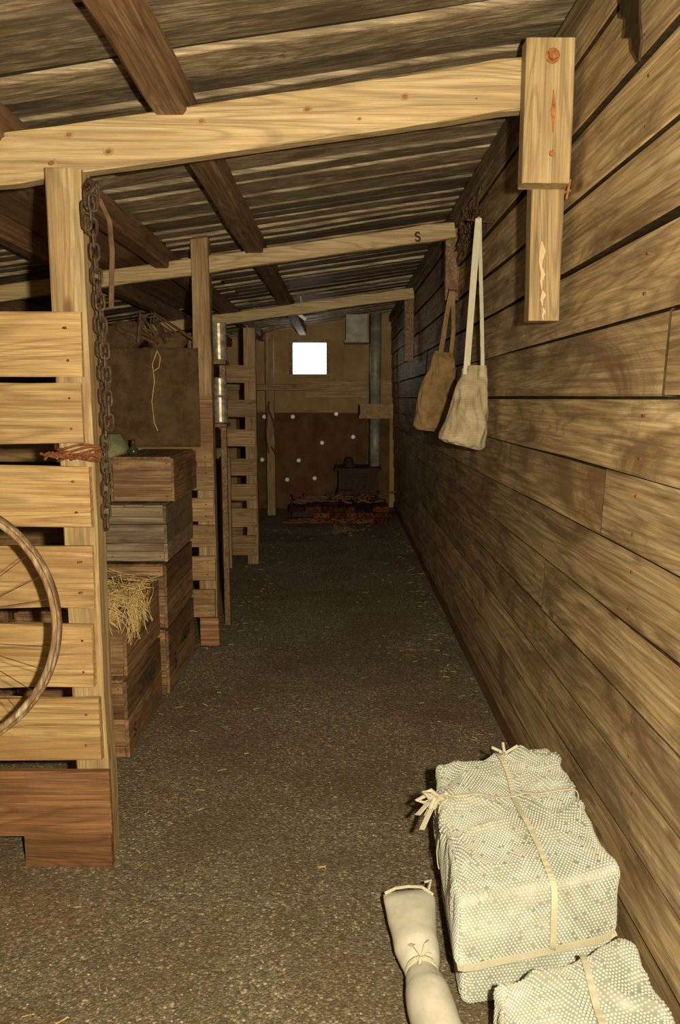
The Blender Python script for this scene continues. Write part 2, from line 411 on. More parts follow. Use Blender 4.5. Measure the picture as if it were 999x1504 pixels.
ribbon(bm,[(.638,2.4962,2.51),(.640,2.4960,2.48),(.639,2.4960,2.45),(.641,2.4960,2.42),(.640,2.4962,2.39)],[(.001,0,0),(.005,0,0),(.008,0,0),(.004,0,0),(.001,0,0)],.0008)
tube(bm,[(.70,2.6,2.24),(.73,2.6,2.25)],.004,6);tube(bm,[(.715,2.59,2.22),(.725,2.59,2.28)],.004,6)
mk('bolts',bm,simple('orange_rust',(.20,.075,.02),(.38,.16,.045),60,.8),e)
for (y,x,z0,z1) in((5.03,.695,2.2,2.63),(7.68,.66,1.95,2.6)):
    bm=bmesh.new();beam(bm,(x,y,z0),(x,y,z1),.09,.07,up=(0,1,0))
    mk('wall_stud',bm,M_purl)

# ------------------------------------------------------------------ stall partitions
def partition(name,y,slats,x_left,post_top,slmat=M_slat,xr=-.81,postx=-.845,pm=M_postZ):
    e=empty(name)
    bm=bmesh.new();beam(bm,(postx-.005,y+.06,-.02),(postx-.01,y+.06,post_top),.11,.1,up=(0,1,0),jit=.006,ch=.006);mk('post',bm,pm,e)
    bm=bmesh.new();beam(bm,(x_left,y+.06,-.02),(x_left,y+.06,2.1),.1,.09,up=(0,1,0));mk('rear_post',bm,pm,e)
    bm=bmesh.new()
    for i,(a,b) in enumerate(slats):
        r=xr+random.uniform(-.01,.01)
        beam(bm,(x_left-.1,y-.005,(a+b)/2+random.uniform(-.005,.005)),(r,y-.005,(a+b)/2),.026,b-a,jit=.008)
    mk('slats',bm,slmat,e)
    bm=bmesh.new()
    for a,b in slats:
        for f in(.25,.75): tube(bm,[(xr-.045+random.uniform(-.015,.015),y-.012,a+(b-a)*f),(xr-.045,y-.0215,a+(b-a)*f)],.004,8)
    mk('nail_heads',bm,M_rust,e)
    return e
s1=[(1.666,1.866),(1.454,1.647),(1.184,1.383),(.916,1.121),(.643,.859),(.385,.6025)]
p1=partition('stall_partition',2.52,s1,-2.9,2.30)
bm=bmesh.new()
beam(bm,(-2.9,2.515,.225),(-.785,2.515,.225),.03,.235,jit=.008)
beam(bm,(-1.08,2.512,.05),(-.785,2.512,.05),.03,.13,jit=.008)
mk('kick_boards',bm,M_slatred,p1)
bm=bmesh.new()
for k in range(6):
    pts=[]
    for i in range(30):
        a=2*math.pi*i/29
        pts.append((-.85+.075*math.cos(a)*(1+.06*(k%2)),2.575+.085*math.sin(a),1.405+.008*k+.008*math.sin(a*3+k)))
    tube(bm,pts,.004,6)
for k in range(14):
    tube(bm,[(-.95+.012*k,2.487,1.405+random.uniform(0,.025)),(-.935+.012*k,2.478,1.42),(-.92+.012*k,2.487,1.405+random.uniform(0,.025))],.005,6)
mk('rusty_wire',bm,M_rust,p1)

s2=[(1.2,1.33),(1.02,1.17),(.82,.97),(.66,.80),(.44,.60),(.2,.38)]
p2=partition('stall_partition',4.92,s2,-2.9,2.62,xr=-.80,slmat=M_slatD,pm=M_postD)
bm=bmesh.new();beam(bm,(-.845,4.9,1.33),(-.845,4.9,1.62),.11,.03,up=(0,1,0));beam(bm,(-.84,4.89,.02),(-.84,4.89,.2),.12,.03,up=(0,1,0));mk('reddish_cleat',bm,M_slatred,p2)
s3=[(1.74,1.90),(1.42,1.58),(1.14,1.30),(.86,1.02),(.62,.78),(.36,.54),(.08,.28)]
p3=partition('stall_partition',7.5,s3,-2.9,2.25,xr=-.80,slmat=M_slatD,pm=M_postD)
bm=bmesh.new();beam(bm,(-1.08,7.35,-.02),(-1.08,7.35,1.05),.1,.06,up=(0,1,0));mk('short_post',bm,M_postD,p3)
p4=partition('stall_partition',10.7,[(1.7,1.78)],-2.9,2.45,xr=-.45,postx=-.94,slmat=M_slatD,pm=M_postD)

bm=bmesh.new()
def link(c,ax,Lh=.019,R=.0125,r=.0045):
    ax=V(ax).normalized();up=V((0,0,1));sd=ax.cross(up)
    pts=[]
    for i in range(20):
        t=2*math.pi*i/20
        pts.append(V(c)+sd*R*math.cos(t)+up*(R*math.sin(t)+math.copysign(Lh-R/2,math.sin(t)) if abs(math.sin(t))>1e-6 else 0))
    pts.append(pts[0]);tube(bm,pts,r,6)
z=2.235;i=0
xs=lambda z:-.758+.006*math.sin(z*5)
while z>1.17:
    a=i*math.pi/2+.5+random.uniform(-.3,.3)
    link((xs(z),2.52+.004*math.sin(z*9),z),(math.cos(a),math.sin(a),0));z-=.037;i+=1
z=2.19
while z>1.5:
    a=i*math.pi/2+.2+random.uniform(-.3,.3)
    link((xs(z)+.018*math.sin((2.2-z)*2.5)+.004,2.49,z),(math.cos(a),math.sin(a),0));z-=.037;i+=1
for k in range(8):
    a=random.uniform(0,3);link((-.765+random.uniform(-.02,.03),2.49+random.uniform(-.01,.02),2.20+random.uniform(-.08,.03)),(math.cos(a),math.sin(a),0))
tube(bm,[(-.80,2.55,2.24),(-.76,2.50,2.255),(-.745,2.49,2.23),(-.76,2.49,2.21)],.008,8)
chain=mk('hanging_chain',bm,M_iron)
bm=bmesh.new()
ribbon(bm,[(-.752,2.50,2.24),(-.735,2.50,2.2),(-.712,2.52,2.14),(-.710,2.53,2.05),(-.716,2.53,1.95),(-.72,2.53,1.88)],(.006,.005,0),.002)
mk('leather_strap',bm,M_leather,chain)

e=empty('bicycle_wheel')
C=V((-1.15,2.08,.979));ax=V((.12,-1,.05)).normalized()
bm=bmesh.new();ringloop(bm,C,ax,.356,.010,96,10,rx=.016)
ringloop(bm,C,ax,.368,.006,96,8,rx=.019)
mk('rim',bm,wood('rim_rusty_paint',(.13,.065,.03),(.30,.21,.11),(.48,.40,.27),2,stain=(.13,.05,.022),st=.9,knot=False,blotch=8),e,True)
bm=bmesh.new();u=ax.orthogonal().normalized();w=ax.cross(u)
tube(bm,[C-ax*.41,C+ax*.06],.008,10);tube(bm,[C-ax*.04,C+ax*.04],.022,12)
for sgn in(-1,1): tube(bm,[C+ax*.034*sgn,C+ax*.04*sgn],.034,14)
for i in range(32):
    t=2*math.pi*i/32;s=1 if i%2 else -1;t2=t+(.9 if i%4<2 else -.9)
    tube(bm,[C+ax*.036*s+(u*math.cos(t2)+w*math.sin(t2))*.03,C+(u*math.cos(t)+w*math.sin(t))*.35],.0012,5)
mk('spokes_and_hub',bm,M_iron,e)

# ------------------------------------------------------------------ crates
def crate(x0,x1,y0,y1,z0,z1,mx=M_crate2,my=M_crate,rows=2,batten=True,lid=True,text=None,rows_side=None):
    e=empty('wooden_crate');t=.016
    bm=bmesh.new();h=z1-z0
    for i in range(rows):
        a=z0+h*i/rows+.001;b=z0+h*(i+1)/rows-.003
        for y in(y0+t/2,y1-t/2): beam(bm,(x0,y,(a+b)/2),(x1,y,(a+b)/2),t,b-a,jit=.003,ch=.002)
    if batten:
        for zz in(z0+.03,z1-.03): beam(bm,(x0+.0,y0-.009,zz),(x1,y0-.009,zz),.016,.05,jit=.003,ch=.002)
    mk('end_boards',bm,mx,e)
    bm=bmesh.new();r2=rows_side or rows
    for i in range(r2):
        a=z0+h*i/r2+.001;b=z0+h*(i+1)/r2-.003
        for x in(x0-t/2,x1+t/2): beam(bm,(x,y0-.004,(a+b)/2),(x,y1+.004,(a+b)/2),t,b-a,jit=.003,ch=.002)
    if lid:
        n=3;w=(x1-x0)/n
        for i in range(n): beam(bm,(x0+w*(i+.5),y0-.006,z1-.002),(x0+w*(i+.5),y1+.006,z1-.002),w-.004,.014,jit=.002,ch=.002)
    mk('side_boards',bm,my,e)
    bm=bmesh.new();box(bm,x0+.004,x1-.004,y0+t,y1-t,z0+.004,z1-.012);mk('inner_lining',bm,M_dark,e)
    bm=bmesh.new()
    for zz in(z0+.03,z1-.03):
        for yy in(y0+.01,y1-.01): tube(bm,[(x1+t-.002,yy,zz),(x1+t+.003,yy,zz)],.004,6)
        for xx in(x0+.03,x1-.02): tube(bm,[(xx,y0-.014,zz),(xx,y0-.020,zz)],.004,6)
    mk('nail_heads',bm,M_rust,e)
    if text: 
        for tx,sz,yy,zz in text: stamp(tx,(x1+t+.0035,yy,zz),sz,(math.pi/2,0,math.pi/2),'stencil',e)
    return e
crate(-1.42,-.962,3.33,3.98,.0,.355,text=[('CANNED',.085,3.68,.22),('S',.09,3.42,.06)])
cC=crate(-1.42,-.962,3.35,3.98,.372,.665,batten=True,rows=1,text=None)
crate(-1.42,-.94,4.08,4.80,.0,.36,text=[('S',.13,4.22,.1),('MEAT',.08,4.55,.18)])
crate(-1.42,-.94,4.08,4.80,.375,.72,rows=2)
cB=crate(-1.24,-.935,4.10,4.82,.735,1.035,mx=M_crateg,my=M_crateg,rows=3)
crate(-1.21,-.90,4.16,4.80,1.05,1.285,rows=1,batten=False)
crate(-2.1,-1.5,3.4,4.0,.0,.40);crate(-2.1,-1.5,3.4,4.0,.415,.8)
crate(-1.9,-1.3,5.4,6.0,.0,.45);crate(-1.75,-1.05,8.2,8.8,0,.5)

def straw(name,n,fn,L=(.04,.14),w=.0015,parent=None):
    bm=bmesh.new()
    for _ in range(n):
        c,dirv=fn();l=random.uniform(*L);d=V(dirv).normalized();mid=V(c)+V((random.uniform(-1,1),random.uniform(-1,1),random.uniform(0,1)))*l*.08
        ribbon(bm,[V(c)-d*l/2,mid,V(c)+d*l/2],d.orthogonal().normalized()*w*random.uniform(.6,1.4),.0006)
    return mk(name,bm,M_straw,parent)
def f1():
    q=random.random()
    if q<.12: return (random.uniform(-1.15,-.96),3.315+random.uniform(-.015,.01),random.uniform(.62,.69)),(random.gauss(0,1.2),random.gauss(0,.2),-1)
    if q<.34: return (random.uniform(-.94,-.92),3.34+abs(random.gauss(0,.17)),random.triangular(.50,.70,.68)),(random.gauss(0,.3),random.gauss(0,.8),-1)
    x=random.triangular(-1.3,-.93,-.95);y=3.34+abs(random.gauss(0,.22))
    return (x,min(y,3.95),.685+abs(random.gauss(0,.022))),(random.gauss(0,1),random.gauss(0,1),random.gauss(0,.35))
straw('straw',680,f1,(.04,.13),.0017,cC)
def f2():
    x=random.choice([random.gauss(-.7,.1),random.uniform(-.8,.75),random.uniform(.6,.76)]);x=max(-2.6,min(.76,x))
    y=random.uniform(1.8,9.5);return (x,y,fz(x,y)+.006),(random.gauss(0,1),random.gauss(0,1),random.gauss(0,.04))
straw('straw_bits',360,f2,(.01,.045),.0011,floor)
bm=bmesh.new()
for _ in range(7500):
    y=1.7+random.random()**1.8*7;x=random.uniform(-1.2,.78);s=random.uniform(.0016,.0044)
    z0=fz(x,y)
    vs=[bm.verts.new((x+s*dx*random.uniform(.6,1.3),y+s*dy*random.uniform(.6,1.3),z0+s*.3+s*dz*.7)) for dx,dy,dz in((1,0,0),(-1,0,0),(0,1,0),(0,-1,0),(0,0,1),(0,0,-1))]
    for a,b in((0,2),(2,1),(1,3),(3,0)):
        bm.faces.new((vs[a],vs[b],vs[4]));bm.faces.new((vs[b],vs[a],vs[5]))
mk('loose_pebbles',bm,M_stone,floor)
bm=bmesh.new()
for (cx,cy,s,n) in((.0,2.03,.035,22),(-.72,2.95,.07,60),(-.74,3.15,.05,40),(-.84,2.2,.08,40),(-1.0,2.3,.1,40),(.45,4.9,.10,40),(.1,9.5,.2,50),(-.2,4.2,.05,10),(-.05,2.3,.03,8)):
    for k in range(n):
        x=cx+random.gauss(0,s*.7);y=cy+random.gauss(0,s*.7);q=random.uniform(.06,.15)*s
        vv=bmesh.ops.create_icosphere(bm,subdivisions=1,radius=q,matrix=Matrix.Translation((x,y,fz(x,y)+.001))@Matrix.Diagonal((1.4,1,.5,1)))['verts']
        for v in vv: v.co+=noise.noise_vector(v.co*80)*q*.35
mk('dirt_clods',bm,simple('dirt',(.10,.06,.032),(.20,.13,.07),40,.95),floor)

bm=bmesh.new()
nx,nz=40,24
G=[[bm.verts.new((-1.62+.76*i/nx,4.84+noise.noise(V((i*.15,j*.07,2)))*.02,1.30+.60*j/nz+(.012*noise.noise(V((i*.4,0,7))) if j==nz else 0))) for j in range(nz+1)] for i in range(nx+1)]
for i in range(nx):
    for j in range(nz): bm.faces.new((G[i][j],G[i+1][j],G[i+1][j+1],G[i][j+1]))
ob=mk('burlap_sheet',bm,M_burlap,smooth=True);md=ob.modifiers.new('s','SOLIDIFY');md.thickness=.004
bm=bmesh.new()
pts=[(-1.10,4.80,1.88),(-1.13,4.79,1.80),(-1.12,4.79,1.70),(-1.14,4.79,1.58),(-1.13,4.79,1.45),(-1.11,4.79,1.40)]
tube(bm,pts,.003,6);tube(bm,[(-1.10,4.80,1.88),(-1.08,4.79,1.84),(-1.09,4.79,1.78),(-1.12,4.79,1.76)],.003,6)
mk('string',bm,M_straw,ob)
e=empty('harness_and_sticks')
bm=bmesh.new()
for k in range(18):
    x=random.uniform(-1.6,-1.05);tube(bm,[(x,4.85+random.uniform(0,.15),1.93),(x+random.uniform(-.2,.2),4.85+random.uniform(0,.2),2.0+random.uniform(0,.12)),(x+random.uniform(.0,.15),4.95,1.96)],random.uniform(.006,.014),7)
mk('sticks',bm,M_leather,e)
bm=bmesh.new()
loft(bm,[(-1.4,5.0,1.9,.12,.06),(-1.38,5.0,1.97,.17,.08),(-1.36,5.0,2.03,.14,.07),(-1.33,5.0,2.07,.05,.03)],amp=.03)
loft(bm,[(-1.08,5.0,1.9,.1,.06),(-1.07,5.0,1.96,.12,.07),(-1.05,5.0,2.0,.06,.04)],amp=.03)
mk('folded_blanket',bm,M_burlap,e,True)
bm=bmesh.new();beam(bm,(-2.8,5.02,1.885),(-.91,5.02,1.885),.2,.025);mk('shelf_board',bm,M_slatred,e)
bm=bmesh.new();loft(bm,[(-1.35,4.40,.735,.08,.10),(-1.36,4.40,1.2,.10,.13),(-1.33,4.40,1.31,.14,.12),(-1.3,4.42,1.40,.07,.06)],amp=.03,fr=6);mk('green_canvas_sack',bm,M_green,cB,smooth=True)
bm=bmesh.new();tube(bm,[(-1.12,4.25,1.296),(-1.12,4.25,1.32),(-1.12,4.25,1.34),(-1.12,4.25,1.345)],lambda t:.028 if t<.6 else .012,14)
tube(bm,[(-1.12,4.25,1.34),(-1.12,4.25,1.38)],.011,12);mk('glass_bottle',bm,M_glass,smooth=True)

e=empty('shelf_of_tins')
bm=bmesh.new()
beam(bm,(-1.5,5.3,1.83),(-.75,5.3,1.83),.2,.025)
beam(bm,(-1.5,5.3,1.42),(-.75,5.3,1.42),.2,.025)
beam(bm,(-.80,5.42,0),(-.80,5.42,2.1),.04,.04,up=(0,1,0))
mk('shelf',bm,M_purl,e)
bm=bmesh.new()
for k,(x,z,r,h) in enumerate(((-.80,1.845,.05,.24),(-.95,1.845,.06,.17),(-.80,1.435,.05,.17),(-1.1,1.435,.06,.2),(-.80,1.61,.045,.12))):
    tube(bm,[(x,5.28,z),(x,5.28,z+.01),(x,5.28,z+h-.01),(x,5.28,z+h)],lambda t,r=r:r,20)
    ringloop(bm,(x,5.28,z+h),(0,0,1),r,.004,20,6);ringloop(bm,(x,5.28,z+.004),(0,0,1),r,.004,20,6)
mk('tins',bm,M_tin,e)

# ------------------------------------------------------------------ stove end
e=empty('brick_hearth');bm=bmesh.new()
for j in range(3):
    x=-.66+(.1 if j%2 else 0)
    while x<.58:
        for yy in(9.95,10.1,10.25,10.4,10.55,10.7):
            if j<2 and yy>10.0: continue
            if random.random()<.10: continue
            if j==2 and x>.1 and random.random()<.5: continue
            a=random.gauss(0,.06);M=Matrix.Translation((x+.105,yy,.04+.075*j))@Matrix.Rotation(a,4,'Z')@Matrix.Rotation(random.gauss(0,.06),4,'Y')
            vs=[bm.verts.new(M@V((sx*.1,sy*.065,sz*.034))) for sx in(-1,1) for sy in(-1,1) for sz in(-1,1)]
            for q in((0,1,3,2),(4,6,7,5),(0,4,5,1),(2,3,7,6),(0,2,6,4),(1,5,7,3)): bm.faces.new([vs[i] for i in q])
        x+=.215
mk('bricks',bm,M_brick,e)
bm=bmesh.new();box(bm,-.62,.56,10.03,10.9,-.02,.15);mk('rubble_core',bm,M_dark,e)
bm=bmesh.new()
for _ in range(70):
    x=random.uniform(-.62,.5);y=random.uniform(9.8,10.15);a=random.uniform(0,3.14);l=random.uniform(.06,.28);z=.26+random.uniform(0,.08) if y>9.95 else .03
    beam(bm,(x,y,z),(x+math.cos(a)*l,y+math.sin(a)*l*.3,z+random.uniform(0,.06)),.035,.025,step=.1)
mk('firewood_scraps',bm,wood('charred_wood',(.05,.024,.012),(.12,.055,.025),(.2,.10,.045),0,st=.5),e)
e=empty('cast_iron_stove');bm=bmesh.new()
box(bm,-.02,.50,10.2,10.75,.36,.66)
box(bm,-.07,.54,10.15,10.8,.66,.69);box(bm,-.05,.52,10.17,10.77,.34,.37)
for x in(-.01,.48):
    for y in(10.24,10.7): tube(bm,[(x,y,.36),(x+(.03 if x>0 else -.03),y,.25)],.022,8)
box(bm,.08,.36,10.18,10.2,.42,.61);box(bm,.1,.34,10.165,10.18,.45,.58)
tube(bm,[(.33,10.16,.53),(.33,10.12,.53),(.30,10.12,.53)],.01,8)
box(bm,-.02,.20,10.12,10.2,.37,.40)
tube(bm,[(.12,10.4,.69),(.12,10.4,.72)],.1,20);tube(bm,[(.12,10.4,.72),(.12,10.4,.78),(.12,10.4,.82)],lambda t:.07-.03*t,16)
mk('body',bm,M_stove,e)
bm=bmesh.new()
tube(bm,[(.47,10.55,.69),(.47,10.55,1.3)],.07,24);tube(bm,[(.47,10.55,1.28),(.47,10.55,2.70)],.075,24)
for z in(.8,1.29,1.95,2.5): ringloop(bm,(.47,10.55,z),(0,0,1),.076,.006,24,6)
mk('stove_pipe',bm,M_zinc,e,True)
bm=bmesh.new()
box(bm,.25,.70,10.38,10.75,1.5,1.52);box(bm,.25,.70,10.38,10.395,1.33,1.5);box(bm,.25,.265,10.38,10.75,1.38,1.5)
mk('pipe_shelf',bm,M_tray,e)
bm=bmesh.new();box(bm,.08,.36,10.5,10.9,2.34,2.68);box(bm,.06,.38,10.48,10.92,2.32,2.35);mk('roof_duct',bm,M_zinc)
bm=bmesh.new()
for x,z in((-1.09,1.33),(-.68,1.33),(-.054,1.37),(-.26,.955),(.19,1.04),(-1.13,.71),(-.6,.70),(-.02,.61),(-.77,.42),(-.37,.44)):
    tube(bm,[(x,11.375,z),(x,11.35,z),(x,11.34,z)],lambda t:.036-.012*t,14)
mk('porcelain_knobs',bm,M_por,wall_back)
bm=bmesh.new();beam(bm,(-.42,8.0,2.43),(-.34,8.0,2.37),.02,.035);tube(bm,[(-.38,8.0,2.42),(-.39,8.0,2.60)],.004,6);mk('hanging_tag',bm,M_por)
bm=bmesh.new()
tube(bm,[(-.95,10.62,1.55),(-.96,10.58,1.45),(-.9,10.58,1.3),(-.86,10.6,1.1),(-.88,10.6,.85),(-.93,10.62,.95)],.012,7)
tube(bm,[(-.97,10.62,1.5),(-1.0,10.6,1.1),(-.96,10.6,.85)],.010,7)
mk('hanging_rope',bm,M_leather,p4)

# ------------------------------------------------------------------ bags on wall
def bag(rows,mat,straps,nail,name):
    e=empty(name)
    bm=bmesh.new();loft(bm,rows,n=72,amp=.024,fr=6,sub=8,sq=.75);mk('sack',bm,mat,e,True)
    bm=bmesh.new()
    for pts,w in straps: ribbon(bm,pts,w,.0015)
    mk('strap',bm,M_strap if mat is M_canvas else mat,e)
    bm=bmesh.new();tube(bm,nail,.005,8);mk('nail',bm,M_iron,e)
DX=-.018
rows=[]
for xl,xr,z,d,tl in((.612,.712,1.752,.020,0),(.600,.722,1.735,.026,0),(.600,.722,1.70,.022,0),(.588,.724,1.68,.028,0),(.565,.726,1.62,.042,0),(.545,.724,1.55,.052,.0),(.527,.720,1.48,.058,-.004),(.508,.718,1.42,.055,-.014),(.505,.712,1.385,.04,-.02),(.53,.69,1.368,.02,-.02)):
    rows.append(((xl+xr)/2+DX,3.8,z,(xr-xl)/2,d,tl))
bag(rows,M_canvas,[([(.645,3.8,2.425),(.636,3.8,2.3),(.618,3.79,2.0),(.600,3.775,1.71)],(.015,0,0)),
  ([(.652,3.81,2.425),(.658,3.82,2.3),(.672,3.81,2.0),(.682,3.80,1.73)],(.009,.004,0)),([(.636,3.8,2.425),(.645,3.805,2.43),(.656,3.81,2.425)],(0,.012,0))],
  [(.59,3.8,2.42),(.715,3.81,2.41)],'canvas_bag')
rows=[]
for xl,xr,z,d,tl in((.575,.67,1.87,.016,-.01),(.56,.68,1.84,.024,-.01),(.535,.70,1.77,.035,-.01),(.505,.705,1.69,.045,-.02),(.475,.70,1.58,.055,-.02),(.455,.675,1.48,.05,-.02),(.45,.645,1.42,.035,-.015),(.47,.62,1.40,.015,-.01)):
    rows.append(((xl+xr)/2,4.8,z,(xr-xl)/2,d,tl))
bag(rows,M_canvasb,[([(.665,4.8,2.24),(.64,4.8,2.1),(.60,4.785,1.84)],(.014,0,0)),([(.672,4.8,2.24),(.68,4.8,2.0),(.665,4.79,1.84)],(.012,0,0))],[(.65,4.8,2.235),(.70,4.8,2.23)],'canvas_bag')
bm=bmesh.new()
for k in range(70):
    y=random.uniform(4.05,4.55);p=V((.69,y,2.50+random.uniform(-.07,.07)+(4.2-y)*.03));pts=[p]
    for j in range(4):
        p=p+V((random.uniform(-.02,.02),random.uniform(-.08,.08),random.uniform(-.04,.04)));p.x=max(.66,min(.70,p.x));p.y=max(3.95,min(4.65,p.y));pts.append(p)
    tube(bm,pts,.0035,5)
mk('tangled_rope_wreath',bm,M_leather)
bm=bmesh.new()
prof=[(2.12,2.60),(2.09,2.53),(2.05,2.51),(2.06,2.47),(2.01,2.45),(2.0,2.42),(1.955,2.375),(1.945,2.42),(1.965,2.47),(1.97,2.53),(1.93,2.56),(1.92,2.62)]
f=bm.faces.new([bm.verts.new((.694,y,z)) for y,z in prof]);r=bmesh.ops.extrude_face_region(bm,geom=[f])
for v in r['geom']:
    if isinstance(v,bmesh.types.BMVert): v.co.x+=.006
mk('torn_felt_scrap',bm,M_gap,wall_right)

# ------------------------------------------------------------------ packages
def package(name,quad,z0,z1,seed,amp=.014,straps=(),r=.035,ztops=None,domes=True):
    FL,FR,BR,BL=[V((q[0],q[1],0)) for q in quad];zt=ztops or [z1]*4
    W=((FR-FL).length+(BR-BL).length)/2;D=((BL-FL).length+(BR-FR).length)/2;Hh=z1-z0
    def surf(p,off=0):
        half=V((W/2,D/2,Hh/2));q=V((p.x*half.x,p.y*half.y,p.z*half.z))
        inn=V([max(-(half[i]-r),min(half[i]-r,q[i])) for i in range(3)])
        d=q-inn
        nrm=d.normalized() if d.length>1e-9 else V((0,0,1))
        q=inn+nrm*(r+off)
        s=q.x/W+.5;t=q.y/D+.5
        base=(FL*(1-s)+FR*s)*(1-t)+(BL*(1-s)+BR*s)*t
        zz=(zt[0]*(1-s)+zt[1]*s)*(1-t)+(zt[3]*(1-s)+zt[2]*s)*t
        k=q.z/Hh+.5
        w=V((base.x,base.y,z0+k*(zz-z0)))
        o=V((seed,seed*2,seed*3))
        kk=min(1,max(.15,k*1.3-.1))*(.5+.8*t)
        ww=w+noise.noise_vector(w*4+o)*.06
        w+=noise.noise_vector(w*5+o)*amp*kk
        cr=1-3.2*abs(noise.noise(ww*6+o));cr2=1-3*abs(noise.noise(V((ww.x*15,ww.y*11,ww.z*9))+o))
        w+=nrm*(max(0,cr)*amp*.9+max(0,cr2)*amp*.35-amp*.4)*kk
        return w
    e=empty(name);bm=bmesh.new();N=90
    vm={}
    def gv(i,j,k):
        key=(i,j,k)
        if key not in vm: vm[key]=bm.verts.new(surf(V((2*i/N-1,2*j/N-1,2*k/N-1))))
        return vm[key]
    for a in range(N):
        for b in range(N):
            for fx in(0,N):
                bm.faces.new((gv(fx,a,b),gv(fx,a+1,b),gv(fx,a+1,b+1),gv(fx,a,b+1)))
                bm.faces.new((gv(a,fx,b),gv(a+1,fx,b),gv(a+1,fx,b+1),gv(a,fx,b+1)))
                bm.faces.new((gv(a,b,fx),gv(a+1,b,fx),gv(a+1,b+1,fx),gv(a,b+1,fx)))
    mk('wrap',bm,M_bub,e,True)
    if domes:   # real air bubbles, hexagonally packed over the top, front and both sides
        bm=bmesh.new();P=.0098;R=.0042
        for face,LU,LV in(('t',W,D),('f',W,Hh),('l',D,Hh),('r',D,Hh)):
            nu=int(LU/P);nv=int(LV/(P*.866))
            for j in range(nv):
                for i in range(nu):
                    if random.random()<.04: continue
                    uu=2*(i+.5+(.5 if j%2 else 0))/nu-1;vv=2*(j+.5)/nv-1
                    if uu>.99: continue
                    def pp(a,b):
                        if face=='t': return surf(V((a,b,1)))
                        if face=='f': return surf(V((a,-1,b)))
                        if face=='l': return surf(V((-1,-a,b)))
                        return surf(V((1,a,b)))
                    c=pp(uu,vv);du=pp(uu+.01,vv)-c;dv=pp(uu,vv+.01)-c
                    nn=du.cross(dv)
                    if nn.length<1e-12: continue
                    nn.normalize();tu=du.normalized();tv=nn.cross(tu)
                    rr=[]
                    for (q,h) in((1.0,-.0006),(.78,.0019),(.40,.0030)):
                        rr.append([bm.verts.new(c+(tu*math.cos(a)+tv*math.sin(a))*R*q+nn*h) for a in[math.pi*k/3.5 for k in range(7)]])
                    top=bm.verts.new(c+nn*.0034)
                    for a in range(2):
                        for k in range(7): bm.faces.new((rr[a][k],rr[a][(k+1)%7],rr[a+1][(k+1)%7],rr[a+1][k]))
                    for k in range(7): bm.faces.new((rr[2][k],rr[2][(k+1)%7],top))
        mk('air_bubbles',bm,M_dome,e,True,recalc=False)
    bm=bmesh.new()
    for path,wd in straps:
        P=[]
        for i in range(len(path)-1):
            a=V(path[i]);b=V(path[i+1])
            for s in range(24): P.append(a.lerp(b,s/24))
        P.append(V(path[-1]))
        pts=[surf(p,.009) for p in P]
        for _ in range(2): pts=[pts[0]]+[(pts[i-1]+pts[i]*2+pts[i+1])/4 for i in range(1,len(pts)-1)]+[pts[-1]]
        ws=[]
        for i in range(len(P)):
            t=(P[min(i+1,len(P)-1)]-P[max(i-1,0)]).normalized()
            fa=max(range(3),key=lambda c:abs(P[i][c]));nn=V((0,0,0));nn[fa]=1
            w=t.cross(nn)
            if w.length<.1: w=V((1,0,0)) if abs(t.x)<.5 else V((0,1,0))
            w=w.normalized()*wd
            if ws and ws[-1].dot(w)<0: w=-w
            ws.append(w)
        ribbon(bm,pts,ws,.0015)
    if straps: mk('tie_tape',bm,M_strap,e)
    else: bm.free()
    return e
pk1=package('bubble_wrapped_package',[(.29,1.77),(.74,1.90),(.725,2.57),(.31,2.42)],.18,.38,3,amp=.020,r=.026,ztops=[.365,.375,.42,.41],
  straps=[([(.15,-1,-1),(.15,-1,1),(.05,1,1),(.05,1,-1)],.008),([(-1,.3,-.9),(-1,.3,1),(1,.15,1),(1,.15,-.9)],.005),([(-1,-1,-.93),(1,-1,-.93)],.010)])
pk2=package('bubble_wrapped_package',[(.335,1.15),(.745,1.15),(.75,1.84),(.37,1.69)],.0,.225,11,amp=.014,r=.032,ztops=[.22,.22,.225,.21],
  straps=[([(.0,-1,-.9),(.0,-1,1),(.2,1,1)],.008)])
pk3=package('bubble_wrapped_package',[(.32,1.86),(.74,1.93),(.74,2.45),(.33,2.35)],.0,.165,21,amp=.008,r=.03)
bm=bmesh.new()
B=V((.30,2.22,.405))
for d in((-.045,-.02,.02),(-.06,.01,-.02),(-.03,-.05,-.01),(.03,-.04,.015)):
    d=V(d);tube(bm,[B,B+d*.6+V((0,0,.015)),B+d*1.1+V((0,0,.005)),B+d*.7-V((0,0,.01)),B],.0065,7)
for d in((-.07,-.05,-.03),(-.06,-.08,-.06),(-.04,-.02,-.05)):
    d=V(d);ribbon(bm,[B,B+d*.5+V((0,0,.01)),B+d],(.006,-.006,.003),.0015)
B2=V((.55,2.47,.425))
for d in((-.04,0,.02),(.04,.01,.02),(-.02,-.03,.02),(.0,.03,.02)):
    d=V(d);tube(bm,[B2,B2+d*.6,B2+d*1.1],.005,7)
mk('tape_bow',bm,M_strap,pk1)

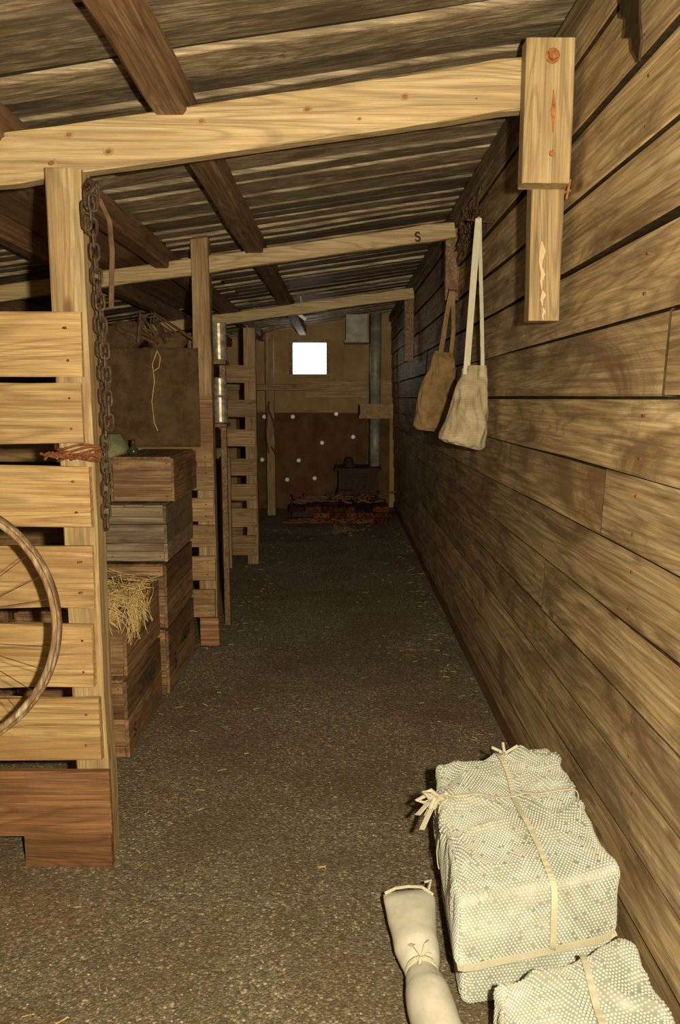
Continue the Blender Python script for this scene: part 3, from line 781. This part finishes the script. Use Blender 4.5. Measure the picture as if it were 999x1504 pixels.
e=empty('tied_foam_sleeve')
def lay(rows,name,mat,amp=.004):
    bm=bmesh.new();n=40;R=[]
    for i in range(len(rows)-1):
        for s in range(6):
            t=s/6;R.append([rows[i][k]*(1-t)+rows[i+1][k]*t for k in range(5)])
    R.append(list(rows[-1]));rs=[]
    for i,r in enumerate(R):
        a=R[min(i+1,len(R)-1)];b=R[max(i-1,0)];d=V((a[0]-b[0],a[1]-b[1],0)).normalized();sd=V((d.y,-d.x,0))
        ring=[]
        for k in range(n):
            t=2*math.pi*k/n
            p=V((r[0],r[1],r[2]))+sd*r[3]*math.cos(t)+V((0,0,1))*r[4]*math.sin(t)
            p+=noise.noise_vector(p*12)*amp
            ring.append(bm.verts.new(p))
        rs.append(ring)
    for i in range(len(rs)-1):
        for k in range(n): bm.faces.new((rs[i][k],rs[i][(k+1)%n],rs[i+1][(k+1)%n],rs[i+1][k]))
    bm.faces.new(rs[0]);bm.faces.new(rs[-1][::-1])
    return mk(name,bm,mat,e,True)
lay([(.208,2.20,.10,.076,.010),(.210,2.17,.098,.078,.026),(.212,2.08,.085,.070,.046),(.216,1.99,.075,.062,.052),(.219,1.94,.07,.050,.044),(.221,1.91,.065,.040,.036),(.223,1.885,.066,.048,.044),(.228,1.83,.07,.060,.058),(.240,1.70,.07,.062,.060),(.255,1.4,.07,.058,.06)],'sleeve',M_foam,.006)
bm=bmesh.new()
ringloop(bm,(.221,1.912,.067),(.02,-1,0),.042,.005,24,6,rx=.010)
K=V((.221,1.915,.112))
for d in((-.03,.03,.012),(.02,.045,.012),(-.01,-.03,.0),(.03,.0,.01)):
    d=V(d);ribbon(bm,[K,K+d*.6+V((0,0,.01)),K+d],(.004,.003,0),.0015)
tube(bm,[(.136,2.19,.108),(.17,2.20,.118),(.21,2.21,.117),(.25,2.20,.122),(.283,2.18,.11)],.005,7)
tube(bm,[(.27,2.19,.12),(.28,2.22,.13),(.26,2.22,.125)],.004,6)
mk('tie_tape',bm,M_strap,e)

# ------------------------------------------------------------------ lights
w=bpy.data.worlds.new('World');sc.world=w;w.use_nodes=True
bg=w.node_tree.nodes['Background'];bg.inputs[0].default_value=(1,.95,.84,1);bg.inputs[1].default_value=4
L=bpy.data.lights.new('camera_flash','SPOT');L.energy=104;L.color=(1,.865,.61);L.shadow_soft_size=.022;L.spot_size=math.radians(150);L.spot_blend=.4
L.use_nodes=True;nt=L.node_tree
em=[n for n in nt.nodes if n.type=='EMISSION'][0]
fo=nt.nodes.new('ShaderNodeLightFalloff');fo.inputs['Strength'].default_value=1.0
m1=nt.nodes.new('ShaderNodeMath');m1.operation='MULTIPLY';m1.inputs[1].default_value=.78;nt.links.new(fo.outputs['Linear'],m1.inputs[0])
m2=nt.nodes.new('ShaderNodeMath');m2.operation='MULTIPLY_ADD';m2.inputs[1].default_value=2.2;nt.links.new(fo.outputs['Quadratic'],m2.inputs[0]);nt.links.new(m1.outputs[0],m2.inputs[2])
nt.links.new(m2.outputs[0],em.inputs['Strength'])
lo=bpy.data.objects.new('camera_flash',L);sc.collection.objects.link(lo);lo.location=(.15,0.0,1.65);lo.rotation_euler=(math.radians(90-6),0,0)

# ------------------------------------------------------------------ camera
cd=bpy.data.cameras.new('camera');cam=bpy.data.objects.new('camera',cd);sc.collection.objects.link(cam)
cd.sensor_fit='VERTICAL';cd.sensor_height=23.5;cd.lens=1150/1504*23.5;cd.clip_start=.02
cam.location=(0,0,H);cam.rotation_euler=(math.radians(90-8.3),0,0)
sc.camera=cam
